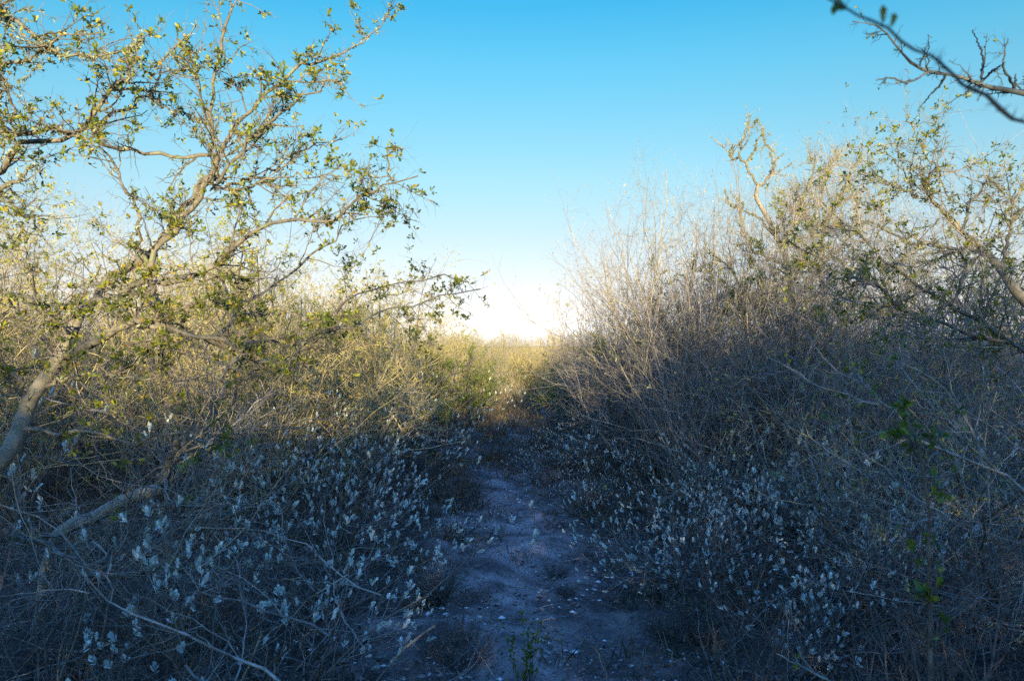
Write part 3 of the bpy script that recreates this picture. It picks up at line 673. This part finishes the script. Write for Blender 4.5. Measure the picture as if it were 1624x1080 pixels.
SL = [(-1.35, 5.9, .9), (-1.7, 6.9, 1), (-1.3, 7.8, .95), (-2.2, 8.4, 1.1), (-1.6, 9.6, 1.1), (-1.35, 11.5, 1.1),
                (1.75, 5.6, .95), (2.2, 4.3, .9), (2.6, 5.4, 1), (1.35, 6.2, .8), (1.1, 9.2, .8), (.75, 7.4, .45)]
for x, y, s in SL:
    o_ = place(SV[k % 4], 'silver_shrub', x, y, 'silver-leaved shrub further in on the ' + ('right' if x > 0 else 'left') + ', ' + ORD[sum(1 for a in SL if a[0]*x > 0 and a[1] < y)] + ' in order of distance', 'shrub', sg, rz=k*2.1, s=s*(.95+.1*((k*7) % 3)/2)); k += 1

BR = [sp_bare(200, 3.1, 24, seeds=160, up=.03), sp_bare(201, 3.0, 34, seeds=60), sp_bare(202, 2.6, 42), sp_bare(203, 2.3, 50, 'tantwig', leaf=250)]
TH = [sp_thorn(300, 2.4, 70, leaf=900, lich=200), sp_thorn(301, 2.2, 80, leaf=350, lich=350), sp_thorn(302, 2.5, 60, 'tantwig', 1300, lich=120), sp_thorn(303, 2.0, 85, 'twig', 60, lich=300)]
GB = [sp_green(400, 1.4), sp_green(401, 1.2)]
LT = [sp_thorn(310, 3.3, 55, 'twig', 2600, lich=300, dens=1.25, lsz=(.018, .034)), sp_thorn(311, 3.0, 62, 'tantwig', 3000, lich=200, dens=1.2, lsz=(.018, .032))]
TF = [sp_tuft(500), sp_tuft(501, .26, 90), sp_tuft(502, .34, 100, mat='grass')]
BW = [sp_bare(210, 3.25, 20, seeds=160, up=.05, dens=1.3), sp_bare(211, 2.9, 26, seeds=60, dens=1.25), sp_bare(212, .8, 30, 'browntwig', dens=.35)]
place(BW[0], 'bare_shrub', 1.7, 7.8, 'tall bare upright shrub with seed heads, first on the right of the lane', 'shrub', rz=.3, s=1.1)
place(BW[0], 'bare_shrub', 2.45, 7.5, 'tall bare grey shrub between the first upright one and the forked tree', 'shrub', rz=1.9, s=1.12)
place(BW[1], 'bare_shrub', 1.75, 10.4, 'bare pale shrub with a feathery left side leaning over the lane on the right', 'shrub', rz=.9, s=.98)
place(TH[2], 'sunlit_thorn_tree', -1.95, 7.7, 'small leaning thorn tree with a pale trunk, left of the lane behind the silver shrubs', 'tree', rz=2.2, s=.95)
place(GB[0], 'green_bush', -.95, 14.8, 'dark green leafy bush low in the brush on the left of the lane', 'shrub', rz=.3, s=1.2)
place(GB[1], 'green_bush', -1.15, 17.5, 'yellow-green leafy bush catching the sun at the left end of the lane', 'shrub', rz=1.3, s=1.1)
place(GB[1], 'green_bush', 1.2, 15.0, 'dark green bush at the foot of the brush on the right of the lane', 'shrub', rz=2.1, s=1.3)
place(GB[0], 'green_bush', 2.3, 9.0, 'green leafy bush half hidden high among the bare shrubs on the right', 'shrub', rz=2.9, s=2.0)
place(TH[0], 'sunlit_bush', -.9, 20.5, 'sunlit yellowish bush with arching twigs standing furthest down the left of the lane', 'shrub', rz=1.1, s=.72)
for (x, y, s, v, lb) in [(-.48, 4.85, .95, 0, 'dark dry tuft beside the path under the tiny silver bush'), (-.28, 3.95, 1.15, 1, 'largest dark dry tuft in the middle foreground, left of the green seedling'),
                      (.48, 3.45, .9, 2, 'bluish dry tuft in the foreground right of the green seedling'), (.32, 5.6, .5, 0, 'small dark tuft on the bare sand in the centre of the path'),
                      (.75, 7.0, 1.3, 2, 'brown dry tuft at the right side of the lane, beyond the bare sand'), (-.55, 8.0, 1.4, 1, 'dark rounded tuft at the left side of the lane, beyond the bare sand'),
                      (.95, 4.3, 1.1, 0, 'low grey tuft at the foot of the rounded silver shrub'), (.1, 9.9, 1.2, 1, 'low tuft in the lane just behind the lone silver shrub')]:
    place(TF[v], 'dry_tuft', x, y, lb, 'shrub', 'dry tufts along the path', rz=x*9, s=s)
for j, (x, y, s, v) in enumerate(sorted([(1.75, 6.7, .8, 1), (2.05, 8.3, 1.12, 0), (3.0, 7.5, 1.0, 1), (3.4, 8.3, 1.05, 0), (2.3, 9.4, 1.2, 1), (1.7, 9.1, 1.1, 1), (1.7, 11.9, 1.05, 1), (2.4, 11.2, 1, 0), (1.75, 13.2, .9, 1), (1.95, 14.9, .85, 1), (2.0, 16.8, .8, 1), (1.95, 7.2, 1.05, 0), (1.75, 8.5, 1.12, 0), (2.6, 8.0, 1.12, 0), (3.0, 9.0, 1.15, 0), (2.1, 10.3, 1.2, 0), (2.7, 6.9, 1.0, 0), (4.0, 6.6, 1.0, 1), (2.7, 6.2, .85, 1)], key=lambda q_: q_[1])):
    place(BW[v], 'bare_shrub', x, y, ORD[j] + ' nearest of the fine-twigged bare shrubs walling the lane on the right', 'shrub', 'fine-twigged shrubs walling the lane on the right', rz=j*2.3, s=s)
for j, (x, y, s) in enumerate(sorted([(1.3, 2.6, .8), (1.75, 3.0, 1), (2.2, 2.5, 1), (1.05, 3.4, .7), (2.5, 3.4, 1.1), (1.5, 4.6, .7), (1.5, 2.15, .8), (2.0, 3.7, 1.1), (.95, 2.7, .55),
                            (-1.1, 2.5, .7), (-.8, 2.75, .5), (-1.5, 3.3, .9), (-1.3, 2.2, .8), (-1.8, 3.1, 1.0), (-1.5, 4.1, .9), (-2.2, 2.6, .9)], key=lambda q_: (q_[0] < 0, q_[1]))):
    place(BW[2], 'twiggy_forb', x, y, ORD[j if x > 0 else j-9] + ' of the fine dark twiggy forbs in the ' + ('right' if x > 0 else 'left') + ' foreground, counted away from the lens', 'forb', 'twiggy forbs ' + ('right' if x > 0 else 'left') + ' of the path', rz=j*2.7, s=s)
g = np.random.default_rng(70)
for j in range(40):
    y = 6.8 + 13*(j//2+g.uniform())/20; x = (1 if j % 2 else -1)*g.uniform(.02, 1.2)*(1.1-.03*y)
    if y < 9.5 and abs(x-.1) < .38: x = .1+math.copysign(.6, x)
    place(TF[j % 3], 'lane_forb', x, y, ORD[j//2] + ' nearest low grey forb in the ' + ('right' if j % 2 else 'left') + ' half of the overgrown lane', 'forb', 'forbs in the overgrown lane', rz=j*2.3, s=float(g.uniform(.6, 1.25)))
for j in range(28):
    y = 2.9 + 4.5*(j//2+g.uniform())/14; x = .05+(1 if j % 2 else -1)*g.uniform(.3, 1.0)
    place(TF[j % 3], 'ground_forb', x, y, ORD[j//2] + ' nearest dark little forb on the ' + ('right' if j % 2 else 'left') + ' margin of the bare path', 'forb', 'small forbs by the bare path', rz=j*2.9, s=float(g.uniform(.25, .6)))
place(sp_seedling(600), 'seedling', .06, 3.75, 'small green-leaved seedling growing from the bare path in the foreground', 'seedling', s=1.0)

for j, (x, y, s, lb) in enumerate([(-4.7, 7.4, 1.0, 'yellow-leaved thorn tree against the sky behind the lichen-crusted tree at the left edge'),
        (-3.2, 8.6, .95, 'yellow-leaved thorn tree standing behind the trunk fork of the leaning tree'),
        (-6.4, 8.6, 1.05, 'yellow-leaved thorn tree furthest left in the sunlit row'),
        (-2.5, 10.2, .9, 'yellowish thorn tree showing between the low limbs of the leaning tree'),
        (-4.4, 11.5, 1.1, 'second-row yellow thorn tree behind the leaning tree'),
        (-1.75, 11.2, .78, 'sunny yellow thorn tree nearest the lane in the left row'),
        (-2.6, 14.5, .95, 'sunny yellow thorn tree further back in the left row'),
        (-1.55, 16.2, .72, 'smaller golden thorn tree by the lane before its far end'),
        (-.75, 23.0, .6, 'low golden thorn tree at the left corner of the sunlit lane end'),
        (-3.6, 18, 1.0, 'golden thorn tree deep in the brush, left of the far lane end')]):
    place(LT[j % 2], 'yellow_thorn_tree', x, y, lb, 'tree', 'yellow-leaved trees left of the lane', rz=j*1.9, s=s)
TG = [sp_thorn(320, 2.3, 75, 'coarsetwig', 260, lich=500, dens=.62, lsz=(.014, .026)), sp_thorn(321, 2.2, 80, 'coarsetwig', 90, lich=420, dens=.55)]
for x, y, s, v, lb in [(2.75, 4.35, .9, 1, 'lichened tangle of thorn twigs nearest the right edge, below the arching tree'), (3.5, 3.9, 1.05, 3, 'grey leafless thorn tangle cut by the right edge of the picture'),
        (2.5, 5.3, .92, 1, 'dark thorn tangle below the arching tree limbs, left of the edge tangles'), (3.6, 5.2, 1.15, 3, 'tall grey thorn tangle beneath the trunk of the arching tree')]:
    place(TG[v//2], 'thorn_tangle', x, y, lb, 'shrub', 'thorn tangles at the right edge', rz=x*3, s=s)
place(LT[0], 'green_leaved_tree', 5.6, 7.2, 'leafy tree behind the arching tree at the right edge', 'tree', rz=.5, s=.98)
# brush filling both sides
g = np.random.default_rng(77)
pts = []
def ok(x, y, r): return all((x-a)**2+(y-b)**2 > r*r for a, b in pts)
fill = []
for side in (-1, 1):
    tries = 0
    while tries < 5200:
        tries += 1
        y = 4.2 + 24*g.uniform()**1.1; xm = 1.7 if y < 12 else 1.7-.75*min(1, (y-12)/14)
        cc = .5*max(0, (y-10)/14)
        xm = 1.65-.45*min(1, max(0, (y-10)/12)) + side*cc
        x = xm + (0.67*y+1.2-xm)*g.uniform()
        if side < 0 and (y < 6.2 or (x-3.6)**2/4+(y-7)**2/2 < .4): continue
        if side > 0 and y < 7 and x < 2.2: continue
        r = .85 + .03*y
        if ok(side*x, y, r): pts.append((side*x, y)); fill.append((side*x, y, xm))
print('fill', len(fill))
FT = {'b': ('bare_shrub', 'bare grey-twigged shrub within the brush beside the lane', 'shrub', 'bare shrubs within the brush'),
      't': ('thorn_bush', 'tangled thorn bush with tiny leaves within the brush beside the lane', 'shrub', 'thorn bushes within the brush')}
bands = [4, 7.5, 10, 12.5, 15, 17.5, 20, 23, 30]
def FILL_LABEL(j, v):
    x, y, _ = fill[j]; k = sum(y >= q_ for q_ in bands)-1
    row = sorted(abs(a) for a, b_, _ in fill if a*x > 0 and bands[k] <= b_ < bands[k+1]); r_ = row.index(abs(x))
    look = {'b0': 'tall bare', 'b1': 'bare seed-headed', 'b2': 'spreading bare', 'b3': 'tan bare', 't0': 'leafy thorny', 't1': 'lichened thorny', 't2': 'golden thorny', 't3': 'grey thorny'}[v]
    return look + ' bush ' + ('right' if x > 0 else 'left') + ' of the lane, ' + ORD[min(r_, 27)] + ' outward in the ' + ORD[k] + ' row back'
for j, (x, y, xm) in enumerate(fill):
    e = abs(x)-xm
    if x < 0:
        hs = min(1.28, .98 + .10*e) if y > 6 else .8
        v = g.choice(['t2', 't0', 't2', 'b3', 't2', 'b3'])
        if y > 14: v = g.choice(['t2', 't2', 'b3', 't0'])
        hs *= 1.0 if v[0] == 't' else .85
    else:
        hs = 1.2 + .02*e if y > 6 else .85
        v = g.choice(['b0', 'b1', 'b2', 't1', 't0', 't3', 'b1'])
        if v[0] == 'b': hs *= .9
        if y > 11: hs *= max(.68, 1-.026*(y-11))
    if abs(x) < xm+.7 and y > 15: hs *= .9
    n_, lb, ct, gp = FT[v[0]]; lb = FILL_LABEL(j, v)
    src = (BR if v[0] == 'b' else TH)[int(v[1])]
    place(src, n_, x, y, lb, ct, gp, rz=g.uniform(0, 6.28), s=float(hs*g.uniform(.88, 1.08)))
fb = []
for j in range(75):
    y = 34/(1-g.uniform(0, .8)); x = g.uniform(-.11, .16)*y if j % 3 else g.uniform(-.5, .5)*y; fb.append((x, y))
fb.sort(key=lambda q_: q_[1]); fb = [(k_,)+q_ for k_ in range(3) for q_ in sorted(fb[k_*25:k_*25+25], key=lambda q_: q_[0]/q_[1])]
for j, (k_, x, y) in enumerate(fb):
    place([BR[3], TH[2], BR[2], TH[0]][j % 4], 'distant_bush', x, y, ORD[j-25*k_] + ' bush from the left in the ' + ('nearer', 'middle', 'farthest')[k_] + ' belt of the tan brush field', 'shrub', 'far bushes in the brush field', rz=j*1.3, s=float(g.uniform(.45, .85)*(1+.011*y)))
# low sunlit bushes where the lane ends, and a few taller ones on the horizon
for j in range(46):
    y = 21.5+20*((j//2+g.uniform())/23)**1.3; x = .6+(1 if j % 2 else -1)*g.uniform(0, .10)*y
    place([BR[3], TH[2]][j % 2], 'sunlit_shrub', x, y, ORD[j//2] + ' nearest low tan shrub at the ' + ('right' if j % 2 else 'left') + ' of the sunlit lane end', 'shrub', 'low sunlit shrubs at the end of the lane', rz=j*1.3, s=float(g.uniform(.3, .5)))
for j, (px, y, s, lb) in enumerate([(815, 75, 1.5, 'bare tree rising on the horizon, left end of the gap'), (872, 90, 1.35, 'bare tree rising on the horizon, right end of the gap'), (846, 130, 1.2, 'smallest and most distant tree on the horizon, between the two larger ones'),
                                    (745, 42, 1.15, 'sunlit bare tree standing above the brush left of the horizon gap')]):
    place(BR[2 if j % 2 else 0], 'distant_tree', (px-812)/FPX*y, y, lb, 'tree', rz=j*1.1, s=s)

# ================================================================== the thicket behind the camera that shades the lane
g = np.random.default_rng(99)
nl = 300000
x = g.uniform(-16, 20, nl); yb = -5.5 - 3.5*g.uniform(0, 1, nl)
top = 3.0 + .22/(1+np.exp(-(x-1.9)/.8)) + 1.2/(1+np.exp(-(x-3.1)/.5)) + .22*np.sin(x*1.1) + .16*np.sin(x*2.7+1) + .12*np.sin(x*6.1)
z = top*g.uniform(0, 1, nl)**.85*np.where(g.uniform(0, 1, nl) < .35, g.uniform(.75, 1.3, nl), .93)
d = nrm(g.normal(size=(nl, 3)))
lg = LM('foliage', leafgeo(np.stack([x, yb, z], 1), d, g.uniform(.06, .12, nl), .055, g), 'leaf')
nb = 260
pos = np.stack([g.uniform(-16, 20, nb), -5.5-3.5*g.uniform(0, 1, nb), np.full(nb, -.05)], 1)
bs = grow(pos, nrm(np.stack([.3*g.normal(size=nb), .3*g.normal(size=nb), np.ones(nb)], 1)), g.uniform(2.2, 3.3, nb), g.uniform(.015, .04, nb), 8, g, 0, .1)
bt = child(bs, 4000, (.3, 1.0), (20, 60), g, 6, .3, 1, .03, .15, rr=.6, rmax=.01)
th_ = tag(bpy.data.objects.new('thicket', None), 'dense dark thicket of brush standing behind the viewpoint', 'thicket', kind='stuff')
COL.objects.link(th_); add('stems', TM('stems', [bs, bt], 'twig'), th_); add('foliage', lg, th_)
